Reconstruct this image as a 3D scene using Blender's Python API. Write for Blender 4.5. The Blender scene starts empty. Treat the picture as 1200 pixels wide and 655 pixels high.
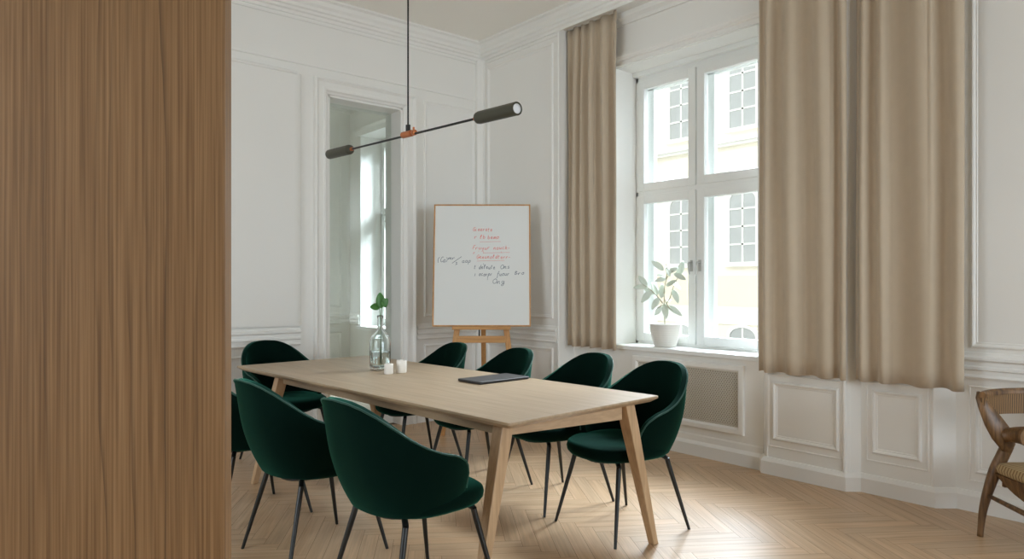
import bpy, bmesh, math, random
from mathutils import Vector, Matrix, Euler
random.seed(7)
S = bpy.context.scene
COL = S.collection
PI = math.pi
R = math.radians

# ------------------------------------------------------------------ camera, sky, sun, exposure
YAW = R(40.0)
FWD = Vector((math.sin(YAW), math.cos(YAW), 0))
RGT = Vector((math.cos(YAW), -math.sin(YAW), 0))
EYE = 1.29
F_PX, HORIZON = 822.0, 334.0
cam_d = bpy.data.cameras.new('camera')
cam = bpy.data.objects.new('camera', cam_d); COL.objects.link(cam)
cam.location = (0, 0, EYE); cam.rotation_euler = (PI/2, 0, -YAW)
cam_d.sensor_width = 36.0; cam_d.lens = 36.0*F_PX/1200.0
cam_d.shift_y = (HORIZON-327.5)/1200.0
cam_d.clip_start = 0.05; cam_d.clip_end = 300
S.camera = cam

w = bpy.data.worlds.new('sky'); S.world = w; w.use_nodes = True
bg = w.node_tree.nodes['Background']
bg.inputs[0].default_value = (0.90, 0.96, 1.0, 1)
bg.inputs[1].default_value = 1.35
sun_d = bpy.data.lights.new('sun', 'SUN'); sun_d.energy = 1.1; sun_d.angle = R(2); sun_d.color = (1, .95, .86)
sun = bpy.data.objects.new('sun', sun_d); COL.objects.link(sun)
sun.rotation_euler = Vector((.8, -.28, -.62)).to_track_quat('-Z', 'Y').to_euler()

def portal(name, loc, normal, sx, sy):
    d = bpy.data.lights.new(name, 'AREA'); d.shape = 'RECTANGLE'; d.size = sx; d.size_y = sy
    d.cycles.is_portal = True
    o = bpy.data.objects.new(name, d); COL.objects.link(o); o.location = loc
    o.rotation_euler = Vector(normal).to_track_quat('-Z', 'Z').to_euler()
    return o
portal('window_daylight', (5.02, 3.355, 1.95), (-1, 0, 0), 1.35, 2.5)
portal('adjoining_window_daylight', (4.80, 7.50, 1.98), (-1, 0, 0), 1.5, 2.6)
portal('left_fill_portal', (-2.72, 2.6, 1.9), (1, 0, 0), 2.5, 3.0)  # portal of the window added in the left wall for fill
portal('front_fill_portal', (2.4, -3.52, 1.9), (0, 1, 0), 3.6, 2.5)  # portal of the window added in the front wall for fill

def area_lamp(name, loc, target, sx, sy, watts, col=(.95,.98,1)):
    d = bpy.data.lights.new(name, 'AREA'); d.shape = 'RECTANGLE'; d.size = sx; d.size_y = sy; d.energy = watts; d.color = col
    o = bpy.data.objects.new(name, d); COL.objects.link(o); o.location = loc
    o.rotation_euler = (Vector(target)-Vector(loc)).to_track_quat('-Z', 'Y').to_euler()
    return o
area_lamp('sky_over_street', (8.7, 5.6, 5.6), (4.5, 3.3, 1.6), 7.5, 3.0, 7000, (.80,.88,1))
area_lamp('front_fill_lamp', (2.3, -6.6, 2.5), (2.3, -3.4, 2.0), 6.0, 4.6, 720, (.80,.88,1))  # added lamp, out of view: fill from behind the camera
area_lamp('left_fill_lamp', (-5.6, 2.6, 2.6), (-2.6, 2.6, 2.0), 5.0, 4.4, 430, (.84,.90,1))  # added lamp, out of view: fill from the left on faces turned that way
area_lamp('sky_over_adjoining_window', (8.2, 7.8, 6.4), (4.6, 7.5, 2.0), 3.0, 3.0, 1350, (.93,.96,1))

S.view_settings.view_transform = 'Standard'
S.view_settings.look = 'None'
S.view_settings.gamma = 1.0
S.view_settings.use_curve_mapping = False
S.view_settings.exposure = 0.13
S.cycles.max_bounces = 12
S.cycles.diffuse_bounces = 8
S.cycles.transparent_max_bounces = 16
S.cycles.sample_clamp_indirect = 6
S.cycles.caustics_reflective = False
S.cycles.caustics_refractive = False

# ------------------------------------------------------------------ helpers
def cp(lat, fwd, z=0.0):
    """a point from metres to the right of and ahead of the tripod"""
    p = RGT*lat + FWD*fwd
    return Vector((p.x, p.y, z))

class MB:
    def __init__(s): s.bm = bmesh.new()
    def box(s, x0, x1, y0, y1, z0, z1, M=None):
        c = [(x0,y0,z0),(x1,y0,z0),(x1,y1,z0),(x0,y1,z0),(x0,y0,z1),(x1,y0,z1),(x1,y1,z1),(x0,y1,z1)]
        v = [s.bm.verts.new((M @ Vector(p)) if M else p) for p in c]
        for f in ((0,3,2,1),(4,5,6,7),(0,1,5,4),(1,2,6,5),(2,3,7,6),(3,0,4,7)):
            s.bm.faces.new([v[i] for i in f])
        return s
    def loft(s, rings, closed=True, caps=True):
        V = [[s.bm.verts.new(p) for p in r] for r in rings]
        n = len(V[0])
        for a, b in zip(V, V[1:]):
            for i in range(n if closed else n-1):
                j = (i+1) % n
                s.bm.faces.new((a[i], a[j], b[j], b[i]))
        if caps and closed:
            s.bm.faces.new(V[0][::-1]); s.bm.faces.new(V[-1])
        return s
    def tube(s, pts, rad, seg=12, caps=True):
        pts = [Vector(p) for p in pts]
        n = len(pts)
        if not hasattr(rad, '__len__'): rad = [rad]*n
        rings = []; up = None
        for i, p in enumerate(pts):
            t = (pts[min(i+1,n-1)] - pts[max(i-1,0)]).normalized()
            if up is None:
                up = Vector((0,0,1)) if abs(t.z) < .9 else Vector((1,0,0))
            a = t.cross(up).normalized(); b = a.cross(t).normalized(); up = b
            r = rad[i]
            ra, rb = r if hasattr(r, '__len__') else (r, r)
            rings.append([p + a*ra*math.cos(2*PI*k/seg) + b*rb*math.sin(2*PI*k/seg) for k in range(seg)])
        return s.loft(rings, True, caps)
    def lathe(s, prof, seg=40, M=None, caps=False):
        rings = []
        for r, z in prof:
            ring = [Vector((r*math.cos(2*PI*k/seg), r*math.sin(2*PI*k/seg), z)) for k in range(seg)]
            rings.append([(M @ p) if M else p for p in ring])
        return s.loft(rings, True, caps)
    def grid(s, rows):
        V = [[s.bm.verts.new(p) for p in r] for r in rows]
        for a, b in zip(V, V[1:]):
            for i in range(len(a)-1):
                s.bm.faces.new((a[i], a[i+1], b[i+1], b[i]))
        return s
    def sweep(s, path, prof):
        """profile (out, z) along a plan polyline; the room lies to the right of the path; mitred"""
        P = [Vector((p[0], p[1], 0)) for p in path]; n = len(P); rings = []
        for i, p in enumerate(P):
            ds = []
            if i > 0: ds.append((P[i]-P[i-1]).normalized())
            if i < n-1: ds.append((P[i+1]-P[i]).normalized())
            ns = [Vector((d.y, -d.x, 0)) for d in ds]
            if len(ns) == 2:
                m = (ns[0]+ns[1]).normalized(); m = m/max(.3, m.dot(ns[0]))
            else: m = ns[0]
            rings.append([p + m*o + Vector((0,0,z)) for o, z in prof])
        return s.loft(rings, True, True)
    def frame(s, O, U, V, N, w, h, prof):
        """moulding swept round a rectangle; profile (inset, height)"""
        O, U, V, N = Vector(O), Vector(U), Vector(V), Vector(N)
        rings = []
        for (a, b, sa, sb) in ((0,0,1,1),(w,0,-1,1),(w,h,-1,-1),(0,h,1,-1)):
            rings.append([s.bm.verts.new(O + U*(a+sa*i) + V*(b+sb*i) + N*d) for i, d in prof])
        m = len(prof)
        for k in range(4):
            a, b = rings[k], rings[(k+1)%4]
            for i in range(m-1):
                s.bm.faces.new((a[i], a[i+1], b[i+1], b[i]))
        return s

def obj(name, mb, mat=None, parent=None, smooth=None, bevel=0, seg=2, subsurf=0, solid=0, offset=-1):
    bm = mb.bm if isinstance(mb, MB) else mb
    bmesh.ops.recalc_face_normals(bm, faces=bm.faces)
    me = bpy.data.meshes.new(name); bm.to_mesh(me); bm.free()
    o = bpy.data.objects.new(name, me); COL.objects.link(o)
    if mat: me.materials.append(mat)
    if parent: o.parent = parent
    if solid:
        m = o.modifiers.new('thickness', 'SOLIDIFY'); m.thickness = solid; m.offset = offset
    if bevel:
        m = o.modifiers.new('edge', 'BEVEL'); m.width = bevel; m.segments = seg; m.limit_method = 'ANGLE'; m.angle_limit = R(35)
    if subsurf:
        m = o.modifiers.new('round', 'SUBSURF'); m.levels = subsurf; m.render_levels = subsurf
    if smooth is True:
        for f in me.polygons: f.use_smooth = True
    elif smooth:
        for f in me.polygons: f.use_smooth = True
        me.set_sharp_from_angle(angle=R(smooth))
    return o

def thing(name, label, cat, loc=(0,0,0), rz=0.0, group=None):
    o = bpy.data.objects.new(name, None); COL.objects.link(o)
    o.empty_display_size = .1
    o.location = loc; o.rotation_euler = (0,0,rz)
    return tag(o, label, cat, group)
def tag(o, label, cat, group=None):
    o['label'] = label; o['category'] = cat
    if group: o['group'] = group
    return o
def struct(o):
    o['kind'] = 'structure'; return o
def dup(root, loc, rz, label):
    r = root.copy(); COL.objects.link(r); r.location = loc; r.rotation_euler = (0,0,rz); r['label'] = label
    for ch in list(root.children):
        c = ch.copy(); COL.objects.link(c); c.parent = r
        for g in list(ch.children):
            d = g.copy(); COL.objects.link(d); d.parent = c
    return r
def cr(pts, n=6):
    """Catmull-Rom through points"""
    P = [Vector(p) for p in pts]; out = []
    for i in range(len(P)-1):
        p0 = P[max(i-1,0)]; p1 = P[i]; p2 = P[i+1]; p3 = P[min(i+2,len(P)-1)]
        for k in range(n):
            t = k/n
            out.append(.5*((2*p1)+(p2-p0)*t+(2*p0-5*p1+4*p2-p3)*t*t+(3*p1-p0-3*p2+p3)*t**3))
    out.append(P[-1]); return out
def interp(x, tab):
    if x <= tab[0][0]: return tab[0][1]
    for (a, va), (b, vb) in zip(tab, tab[1:]):
        if x <= b:
            t = (x-a)/(b-a); return va+(vb-va)*t
    return tab[-1][1]
def smoothstep(t):
    t = max(0, min(1, t)); return t*t*(3-2*t)

# ------------------------------------------------------------------ materials
def lin(r, g, b):
    f = lambda c: ((c/255+.055)/1.055)**2.4 if c/255 > .04045 else c/255/12.92
    return (f(r), f(g), f(b), 1)
def base(name, col, rough=.5, metal=0, **kw):
    m = bpy.data.materials.new(name); m.use_nodes = True
    b = m.node_tree.nodes['Principled BSDF']
    b.inputs['Base Color'].default_value = col; b.inputs['Roughness'].default_value = rough; b.inputs['Metallic'].default_value = metal
    for k, v in kw.items():
        b.inputs[k.replace('_', ' ')].default_value = v
    return m, m.node_tree.nodes, m.node_tree.links, b
def coat(name, col, rough=.5, metal=0, var=.04, scale=6, bump=0, bscale=200, **kw):
    """paint, cloth, metal: one colour with a little procedural variation"""
    m, N, L, b = base(name, col, rough, metal, **kw)
    tc = N.new('ShaderNodeTexCoord')
    n = N.new('ShaderNodeTexNoise'); n.inputs['Scale'].default_value = scale; n.inputs['Detail'].default_value = 3
    L.new(tc.outputs['Object'], n.inputs['Vector'])
    mx = N.new('ShaderNodeMix'); mx.data_type = 'RGBA'
    mx.inputs[6].default_value = tuple(c*(1-var) for c in col[:3])+(1,); mx.inputs[7].default_value = tuple(min(1,c*(1+var)) for c in col[:3])+(1,)
    L.new(n.outputs['Fac'], mx.inputs[0]); L.new(mx.outputs[2], b.inputs['Base Color'])
    if bump:
        n2 = N.new('ShaderNodeTexNoise'); n2.inputs['Scale'].default_value = bscale; n2.inputs['Detail'].default_value = 2
        L.new(tc.outputs['Object'], n2.inputs['Vector'])
        bp = N.new('ShaderNodeBump'); bp.inputs['Strength'].default_value = bump; bp.inputs['Distance'].default_value = .002
        L.new(n2.outputs['Fac'], bp.inputs['Height']); L.new(bp.outputs['Normal'], b.inputs['Normal'])
    return m
def wood(name, dark, mid, light, axis='Z', scale=1.0, rough=.5, contrast=1.0, warp=.6, attr=None, uv=False, fine=60):
    """grain runs along axis"""
    m, N, L, b = base(name, mid, rough)
    tc = N.new('ShaderNodeTexCoord')
    mp = N.new('ShaderNodeMapping')
    lo, hi = 1.1*scale, 14*scale
    sc = {'X': (lo,hi,hi), 'Y': (hi,lo,hi), 'Z': (hi,hi,lo)}[axis]
    mp.inputs['Scale'].default_value = sc
    L.new(tc.outputs['UV' if uv else 'Object'], mp.inputs['Vector'])
    n = N.new('ShaderNodeTexNoise'); n.inputs['Scale'].default_value = 1.6; n.inputs['Detail'].default_value = 5; n.inputs['Distortion'].default_value = warp
    L.new(mp.outputs['Vector'], n.inputs['Vector'])
    rp = N.new('ShaderNodeValToRGB'); e = rp.color_ramp.elements
    e[0].position = .5-.22/contrast; e[0].color = dark
    e[1].position = .5+.22/contrast; e[1].color = light
    q = rp.color_ramp.elements.new(.5); q.color = mid
    L.new(n.outputs['Fac'], rp.inputs['Fac'])
    mp2 = N.new('ShaderNodeMapping'); k = fine/14
    mp2.inputs['Scale'].default_value = tuple(c*(k if c == hi else 1.8) for c in sc)
    L.new(tc.outputs['UV' if uv else 'Object'], mp2.inputs['Vector'])
    n2 = N.new('ShaderNodeTexNoise'); n2.inputs['Scale'].default_value = 1.6; n2.inputs['Detail'].default_value = 3
    L.new(mp2.outputs['Vector'], n2.inputs['Vector'])
    r2 = N.new('ShaderNodeMapRange'); r2.inputs[1].default_value = .3; r2.inputs[2].default_value = .7
    r2.inputs[3].default_value = 1-.16*contrast; r2.inputs[4].default_value = 1+.08*contrast
    L.new(n2.outputs['Fac'], r2.inputs[0])
    mul = N.new('ShaderNodeMix'); mul.data_type = 'RGBA'; mul.blend_type = 'MULTIPLY'; mul.inputs[0].default_value = 1
    L.new(rp.outputs['Color'], mul.inputs[6]); L.new(r2.outputs[0], mul.inputs[7])
    out = mul.outputs[2]
    if attr:
        a = N.new('ShaderNodeAttribute'); a.attribute_name = attr
        m3 = N.new('ShaderNodeMix'); m3.data_type = 'RGBA'; m3.blend_type = 'MULTIPLY'; m3.inputs[0].default_value = 1
        L.new(out, m3.inputs[6]); L.new(a.outputs['Color'], m3.inputs[7]); out = m3.outputs[2]
    L.new(out, b.inputs['Base Color'])
    bp = N.new('ShaderNodeBump'); bp.inputs['Strength'].default_value = .12; bp.inputs['Distance'].default_value = .002
    L.new(n2.outputs['Fac'], bp.inputs['Height']); L.new(bp.outputs['Normal'], b.inputs['Normal'])
    return m
def pane_mat(name, tint=(1,1,1,1), gloss=.06):
    m = bpy.data.materials.new(name); m.use_nodes = True; N = m.node_tree.nodes; L = m.node_tree.links; N.clear()
    o = N.new('ShaderNodeOutputMaterial'); t = N.new('ShaderNodeBsdfTransparent'); t.inputs[0].default_value = tint
    g = N.new('ShaderNodeBsdfGlossy'); g.inputs['Roughness'].default_value = .02
    f = N.new('ShaderNodeLayerWeight'); f.inputs['Blend'].default_value = .25
    mt = N.new('ShaderNodeMath'); mt.operation = 'MULTIPLY_ADD'; mt.inputs[1].default_value = .5; mt.inputs[2].default_value = gloss
    L.new(f.outputs['Fresnel'], mt.inputs[0])
    mx = N.new('ShaderNodeMixShader'); L.new(mt.outputs[0], mx.inputs[0]); L.new(t.outputs[0], mx.inputs[1]); L.new(g.outputs[0], mx.inputs[2])
    L.new(mx.outputs[0], o.inputs[0]); return m

M_wall = coat('white wall paint', lin(235,234,230), .75, var=.015, scale=2)
M_trim = coat('white satin trim paint', lin(236,235,231), .5, var=.01, scale=3)
M_ceil = coat('ceiling paint', lin(245,243,237), .85, var=.01, scale=2)
M_winp = coat('white window paint', lin(236,238,236), .35, var=.01, scale=3)
M_base = coat('dark floor joint', lin(118,92,66), .8)
M_floor = wood('oak herringbone', lin(182,148,112), lin(196,163,127), lin(208,177,142), 'X', 1.0, .33, .9, .5, attr='tint', uv=True)
M_table = wood('pale oak veneer', lin(160,137,108), lin(172,149,120), lin(182,160,132), 'Y', .8, .42, .8, .8)
M_leg = wood('oak leg', lin(178,146,110), lin(192,160,124), lin(202,171,136), 'Z', 1.2, .45, .8, .6)
M_easel = wood('easel beech', lin(178,128,76), lin(196,146,92), lin(208,160,104), 'Z', 1.4, .5, .9, .6)
M_panelw = wood('walnut veneer wall', lin(112,80,48), lin(134,99,62), lin(148,113,75), 'Z', 1.9, .5, 1.0, 1.2, fine=70)
def veneer(name, dark, mid, light):
    m, N, L, b = base(name, mid, .5)
    tc = N.new('ShaderNodeTexCoord')
    def noise(sc, scale, detail=2):
        mp = N.new('ShaderNodeMapping'); mp.inputs['Scale'].default_value = sc; L.new(tc.outputs['Object'], mp.inputs['Vector'])
        n = N.new('ShaderNodeTexNoise'); n.inputs['Scale'].default_value = scale; n.inputs['Detail'].default_value = detail; L.new(mp.outputs[0], n.inputs['Vector']); return n.outputs['Fac']
    def math_(op, a, b_, c=None):
        n = N.new('ShaderNodeMath'); n.operation = op
        for i, v in enumerate((a, b_, c)):
            if v is None: continue
            if isinstance(v, (int, float)): n.inputs[i].default_value = v
            else: L.new(v, n.inputs[i])
        return n.outputs[0]
    sx = N.new('ShaderNodeSeparateXYZ'); L.new(tc.outputs['Object'], sx.inputs[0])
    warp = noise((5, 5, .9), 1.0, 3)
    u = math_('MULTIPLY_ADD', warp, 3.6, math_('MULTIPLY', sx.outputs['X'], 34.0))
    fr = math_('FRACT', u, None)
    line = N.new('ShaderNodeMapRange'); line.inputs[1].default_value = 0; line.inputs[2].default_value = .32; L.new(fr, line.inputs[0])
    stren = noise((22, 22, .12), 1.0, 1)
    st = N.new('ShaderNodeMapRange'); st.inputs[1].default_value = .42; st.inputs[2].default_value = .68; L.new(stren, st.inputs[0])
    fine = noise((230, 230, 2.2), 1.0, 3)
    broad = noise((14, 14, .5), 1.0, 2)
    tone = math_('ADD', math_('MULTIPLY', fine, .95), math_('MULTIPLY', broad, .22))
    rp = N.new('ShaderNodeValToRGB'); e = rp.color_ramp.elements
    e[0].position = .36; e[0].color = dark; e[1].position = .80; e[1].color = light
    q = e.new(.56); q.color = mid
    L.new(tone, rp.inputs['Fac'])
    dk = math_('MULTIPLY', math_('SUBTRACT', 1.0, line.outputs[0]), math_('MULTIPLY', st.outputs[0], .75))
    mx = N.new('ShaderNodeMix'); mx.data_type = 'RGBA'; mx.blend_type = 'MIX'
    L.new(dk, mx.inputs[0]); L.new(rp.outputs['Color'], mx.inputs[6]); mx.inputs[7].default_value = tuple(c*.42 for c in dark[:3])+(1,)
    L.new(mx.outputs[2], b.inputs['Base Color'])
    bp = N.new('ShaderNodeBump'); bp.inputs['Strength'].default_value = .15; bp.inputs['Distance'].default_value = .002
    L.new(fine, bp.inputs['Height']); L.new(bp.outputs['Normal'], b.inputs['Normal']); return m
M_panelw = veneer('walnut veneer wall', lin(100,71,42), lin(128,95,61), lin(150,116,80))
M_arm = wood('dark ash armchair wood', lin(74,50,28), lin(108,78,47), lin(136,101,64), 'Z', 2.0, .42, 1.2, .8)
M_velvet = coat('green velvet', lin(2,20,15), .85, var=.18, scale=9, bump=.15, bscale=300, Sheen_Weight=.30, Sheen_Roughness=.42, Sheen_Tint=lin(90,200,170), Specular_IOR_Level=.05)
M_pipe = coat('green piping', lin(12,56,46), .6, var=.05, scale=20, Sheen_Weight=.4, Sheen_Tint=lin(110,190,165))
M_black = coat('black powder coat', lin(18,19,18), .38, var=.05, scale=30, bump=.05, bscale=400)
M_curt = coat('beige curtain cloth', lin(190,174,152), .85, var=.05, scale=14, bump=.15, bscale=500, Sheen_Weight=.2)
M_white = coat('whiteboard enamel', lin(226,228,226), .3, var=.01, scale=3)
M_red = coat('red marker', lin(226,124,116), .6)
M_ink = coat('dark marker', lin(92,106,120), .6)
M_olive = coat('olive lamp metal', lin(72,72,60), .45, .3, var=.05, scale=10)
M_copper = coat('copper', lin(196,120,78), .35, .85, var=.08, scale=20)
M_diff = coat('frosted lamp lens', lin(226,228,230), .4)
M_cup = coat('white ceramic', lin(238,234,226), .35, var=.01)
M_pot = coat('ribbed pale clay pot', lin(214,210,202), .75, var=.05, scale=12, bump=.1, bscale=60)
M_soil = coat('potting soil', lin(70,56,44), .95, var=.4, scale=60)
M_leafp = coat('glare-paled rubber plant leaf', lin(200,208,194), .5, var=.08, scale=10)  # window glare over the leaves is put into this pale colour
M_stemp = coat('glare-paled plant stem', lin(170,166,140), .6, var=.1)  # same window glare put into the stem colour
M_leafg = coat('green cutting leaf', lin(62,112,48), .4, var=.25, scale=30)
M_lap = coat('charcoal case', lin(52,50,50), .5, var=.04, scale=20)
M_lap2 = coat('dark case edge', lin(30,30,31), .5)
M_mesh = coat('painted radiator mesh', lin(206,200,188), .5, var=.02)
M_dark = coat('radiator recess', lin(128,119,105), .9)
M_steel = coat('brushed handle metal', lin(186,186,182), .35, .5)
M_stripe = None
M_glass, _, _, _b = base('clear bottle glass', (.93,.98,.97,1), .02, Transmission_Weight=1.0, IOR=1.45)
M_water, _, _, _b = base('water', (.93,.98,.98,1), .0, Transmission_Weight=1.0, IOR=1.33)
M_pane = pane_mat('window glass', (.97,.99,.98,1), .03)
M_pane2 = pane_mat('interior glass', (.93,.955,.94,1), .05)
M_fac1 = coat('cream render', lin(246,238,220), .9, var=.02, scale=.5)
M_fac2 = coat('peach render', lin(243,228,206), .9, var=.02, scale=.5)
M_fac3 = coat('white stone band', lin(244,242,236), .9, var=.02, scale=.5)
M_fwin = coat('street window pane with bright veil', lin(176,178,176), .6, var=.10, scale=1.2)  # bright veil over the distant glass put in as a diffuse grey
M_carp = coat('grey carpet', lin(168,158,144), .95, var=.06, scale=40)
M_street = coat('street paving', lin(150,146,140), .9, var=.1, scale=1)

def stripe_mat():
    m, N, L, b = base('striped seat cloth', lin(170,148,108), .85)
    tc = N.new('ShaderNodeTexCoord'); wv = N.new('ShaderNodeTexWave'); wv.bands_direction = 'Y'
    wv.inputs['Scale'].default_value = 16; wv.inputs['Distortion'].default_value = .6; wv.inputs['Detail'].default_value = 1
    L.new(tc.outputs['Object'], wv.inputs['Vector'])
    rp = N.new('ShaderNodeValToRGB'); rp.color_ramp.elements[0].color = lin(126,100,66); rp.color_ramp.elements[1].color = lin(176,152,112)
    rp.color_ramp.elements[0].position = .15; rp.color_ramp.elements[1].position = .5
    L.new(wv.outputs['Fac'], rp.inputs['Fac']); L.new(rp.outputs['Color'], b.inputs['Base Color']); return m
M_stripe = stripe_mat()
def reed_mat():
    m, N, L, b = base('reed backrest slats', lin(120,90,55), .6)
    tc = N.new('ShaderNodeTexCoord'); wv = N.new('ShaderNodeTexWave'); wv.bands_direction = 'X'
    wv.inputs['Scale'].default_value = 26; wv.inputs['Distortion'].default_value = 1.2; wv.inputs['Detail'].default_value = 2
    L.new(tc.outputs['Object'], wv.inputs['Vector'])
    rp = N.new('ShaderNodeValToRGB'); rp.color_ramp.elements[0].color = lin(70,50,30); rp.color_ramp.elements[1].color = lin(152,116,74)
    L.new(wv.outputs['Fac'], rp.inputs['Fac']); L.new(rp.outputs['Color'], b.inputs['Base Color']); return m
M_reed = reed_mat()

# ------------------------------------------------------------------ the room
XW, XC, XB, YM = 4.49, 4.30, 4.60, 5.61       # radiator wall, corner section, right wall, glazed wall
XL, YF, H = -2.6, -3.4, 3.70
YN = 4.48                                      # window bay starts
PATH = [(XC,YM),(XC,YN),(XW,YN),(XW,2.62),(4.44,2.58),(4.44,2.03),(4.51,1.965),(4.51,1.545),(XB,1.465),(XB,YF)]

# floor: herringbone planks as faces of one mesh
def make_floor():
    mb = MB(); bm = mb.bm
    uvl = bm.loops.layers.uv.new('UVMap'); cl = bm.loops.layers.float_color.new('tint')
    Wp, Lp, g = .08, .56, .0008
    th = R(90-34)
    ca, sa = math.cos(th), math.sin(th)
    def quad(x0, x1, y0, y1, along_x):
        q = [(x0+g,y0+g),(x1-g,y0+g),(x1-g,y1-g),(x0+g,y1-g)]
        P = [Vector((1.6+ca*x-sa*y, 2.2+sa*x+ca*y, 0)) for x, y in q]
        c = sum(P, Vector())/4
        if not (XL-.5 < c.x < 5.1 and YF-.5 < c.y < 6.1): return
        f = bm.faces.new([bm.verts.new(p) for p in P])
        ox, oy = random.uniform(0,40), random.uniform(0,40)
        v = random.uniform(.93,1.04); h = random.uniform(-.018,.018)
        for lp, (x, y) in zip(f.loops, q):
            lp[uvl].uv = (x+ox, y+oy) if along_x else (y+ox, x+oy)
            lp[cl] = (v*(1+h), v, v*(1-h), 1)
    n = int(Lp/Wp)
    K = int(14/Wp)
    for k in range(-K, K):
        for j in range(-14, 15):
            ox = k*Wp + j*Lp; oy = k*Wp - j*Lp
            quad(ox, ox+Lp, oy, oy+Wp, True)
            quad(ox, ox+Wp, oy+Wp, oy+Wp+Lp, False)
    for co, no in (((XL,0,0),(-1,0,0)),((4.66,0,0),(1,0,0)),((0,YF,0),(0,-1,0)),((0,5.68,0),(0,1,0))):
        bmesh.ops.bisect_plane(bm, geom=bm.verts[:]+bm.edges[:]+bm.faces[:], plane_co=co, plane_no=no, clear_outer=True)
    return mb
fl = struct(obj('floor', make_floor(), M_floor))
b = MB().box(XL-.3, 5.0, YF-.3, 5.95, -.15, -.0015)
struct(obj('floor_base', b, M_base))
struct(obj('ceiling', MB().box(XL-.3, 5.0, YF-.3, 5.95, H, H+.3), M_ceil))

# glazed wall, with an opening to the adjoining room
OX0, OX1, OZ1 = 2.65, 3.39, 2.92
b = MB()
b.box(XL-.3, OX0, YM, YM+.3, 0, H); b.box(OX1, 5.0, YM, YM+.3, 0, H); b.box(OX0, OX1, YM, YM+.3, OZ1, H)
struct(obj('wall_back', b, M_wall))
# window wall
WY0, WY1, WZ0, WZ1 = 2.665, 3.98, .785, 3.12
b = MB()
b.box(XC, 5.0, YN, YM, 0, H)
b.box(XW, 5.0, WY1, YN, 0, H); b.box(XW, 5.0, 2.60, WY0, 0, H)
b.box(XW, 5.0, WY0, WY1, WZ1, H); b.box(4.56, 5.0, WY0, WY1, 0, WZ0)
# apron with the radiator recess cut into it
b.box(XW, 4.56, WY0, 2.80, 0, WZ0); b.box(XW, 4.56, 3.75, WY1, 0, WZ0)
b.box(XW, 4.56, 2.80, 3.75, 0, .255); b.box(XW, 4.56, 2.80, 3.75, .68, WZ0)
def slab(b, pts, z0, z1):
    b.loft([[Vector((x,y,z0)) for x, y in pts],[Vector((x,y,z1)) for x, y in pts]], True, True)
slab(b, [(XW,2.62),(4.44,2.58),(4.44,2.03),(4.51,1.965),(4.51,1.545),(XB,1.465),(5.0,1.465),(5.0,2.60),(XW,2.60)], 0, H)
b.box(XB, 5.0, YF-.3, 1.465, 0, H)
struct(obj('wall_right', b, M_wall))
b = MB(); SY0, SY1 = 1.1, 4.1
b.box(XL-.3, XL, YF, SY0, 0, H); b.box(XL-.3, XL, SY1, YM, 0, H); b.box(XL-.3, XL, SY0, SY1, 0, .7); b.box(XL-.3, XL, SY0, SY1, 3.1, H)
struct(obj('wall_left', b, M_wall))
b = MB(); FX0, FX1, FZ0, FZ1 = .7, 4.1, .7, 3.1
b.box(XL-.3, FX0, YF-.3, YF, 0, H); b.box(FX1, XB, YF-.3, YF, 0, H); b.box(FX0, FX1, YF-.3, YF, 0, FZ0); b.box(FX0, FX1, YF-.3, YF, FZ1, H)
struct(obj('wall_front', b, M_wall))

# wooden wall end in the left foreground
wl = struct(obj('wall_near', MB().box(-1.05, 0, 0, .05, 0, H), M_panelw, bevel=.002))
dW = 1.35
latw = (264-600)/822*dW
p = cp(latw, dW); wl.location = (p.x, p.y, 0); wl.rotation_euler = (0,0,-YAW+R(9))

# pelmet over the window bay
struct(obj('trim_1', MB().box(XC, 4.6, YF, YN, 3.553, H), M_trim))

# cornice
CORN = [(0,3.53),(.012,3.53),(.014,3.555),(.03,3.565),(.03,3.585),(.045,3.595),(.045,3.62),(.062,3.64),(.07,3.672),(.095,3.684),(.095,H),(0,H)]
struct(obj('trim_2', MB().sweep([(XL,YM),(XC,YM),(XC,YF)], CORN), M_trim))
# moulding under the cornice
struct(obj('trim_3', MB().sweep([(XL,YM),(XC,YM),(XC,YN)], [(0,3.495),(.012,3.495),(.016,3.512),(0,3.52)]), M_trim))
struct(obj('trim_4', MB().sweep([(XW,YN),(XW,2.62)], [(0,3.46),(.02,3.46),(.024,3.485),(.05,3.51),(.05,3.553),(0,3.553)]), M_trim))
# moulding above the window
struct(obj('trim_5', MB().sweep([(XW,YN),(XW,2.62)], [(0,3.125),(.018,3.125),(.018,3.158),(.03,3.165),(.03,3.175),(.045,3.19),(.045,3.206),(0,3.21)]), M_trim))
# frieze line on the glazed wall
struct(obj('trim_6', MB().sweep([(XL,YM),(XC,YM)], [(0,3.128),(.012,3.130),(.012,3.145),(0,3.15)]), M_trim))

# skirting boards
BASEP = [(0,0),(.03,0),(.03,.088),(.022,.100),(.012,.112),(0,.115)]
struct(obj('baseboard_right', MB().sweep(PATH, BASEP), M_trim))
struct(obj('trim_7', MB().sweep([(XW,YN),(XW,2.62)], [(0,.112),(.012,.112),(.012,.15),(.006,.158),(0,.16)]), M_trim))
struct(obj('baseboard_back', MB().sweep([(XL,YM),(2.52,YM)], BASEP), M_trim))
struct(obj('baseboard_corner', MB().sweep([(3.53,YM),(XC,YM)], BASEP), M_trim))

# dado rail
def rail(z): return [(0,z),(.014,z),(.022,z+.012),(.014,z+.026),(.014,z+.048),(.026,z+.055),(.026,z+.068),(.016,z+.076),(.016,z+.098),(.032,z+.110),(.032,z+.122),(.014,z+.132),(.008,z+.15),(0,z+.152)]
struct(obj('trim_8', MB().sweep([(XL,YM),(2.40,YM)], rail(.79)), M_trim))
struct(obj('trim_9', MB().sweep([(3.54,YM),(XC,YM),(XC,YN+.02)], rail(.775)), M_trim))
struct(obj('trim_10', MB().sweep([(XB,1.43),(XB,YF)], rail(.755)), M_trim))

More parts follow.
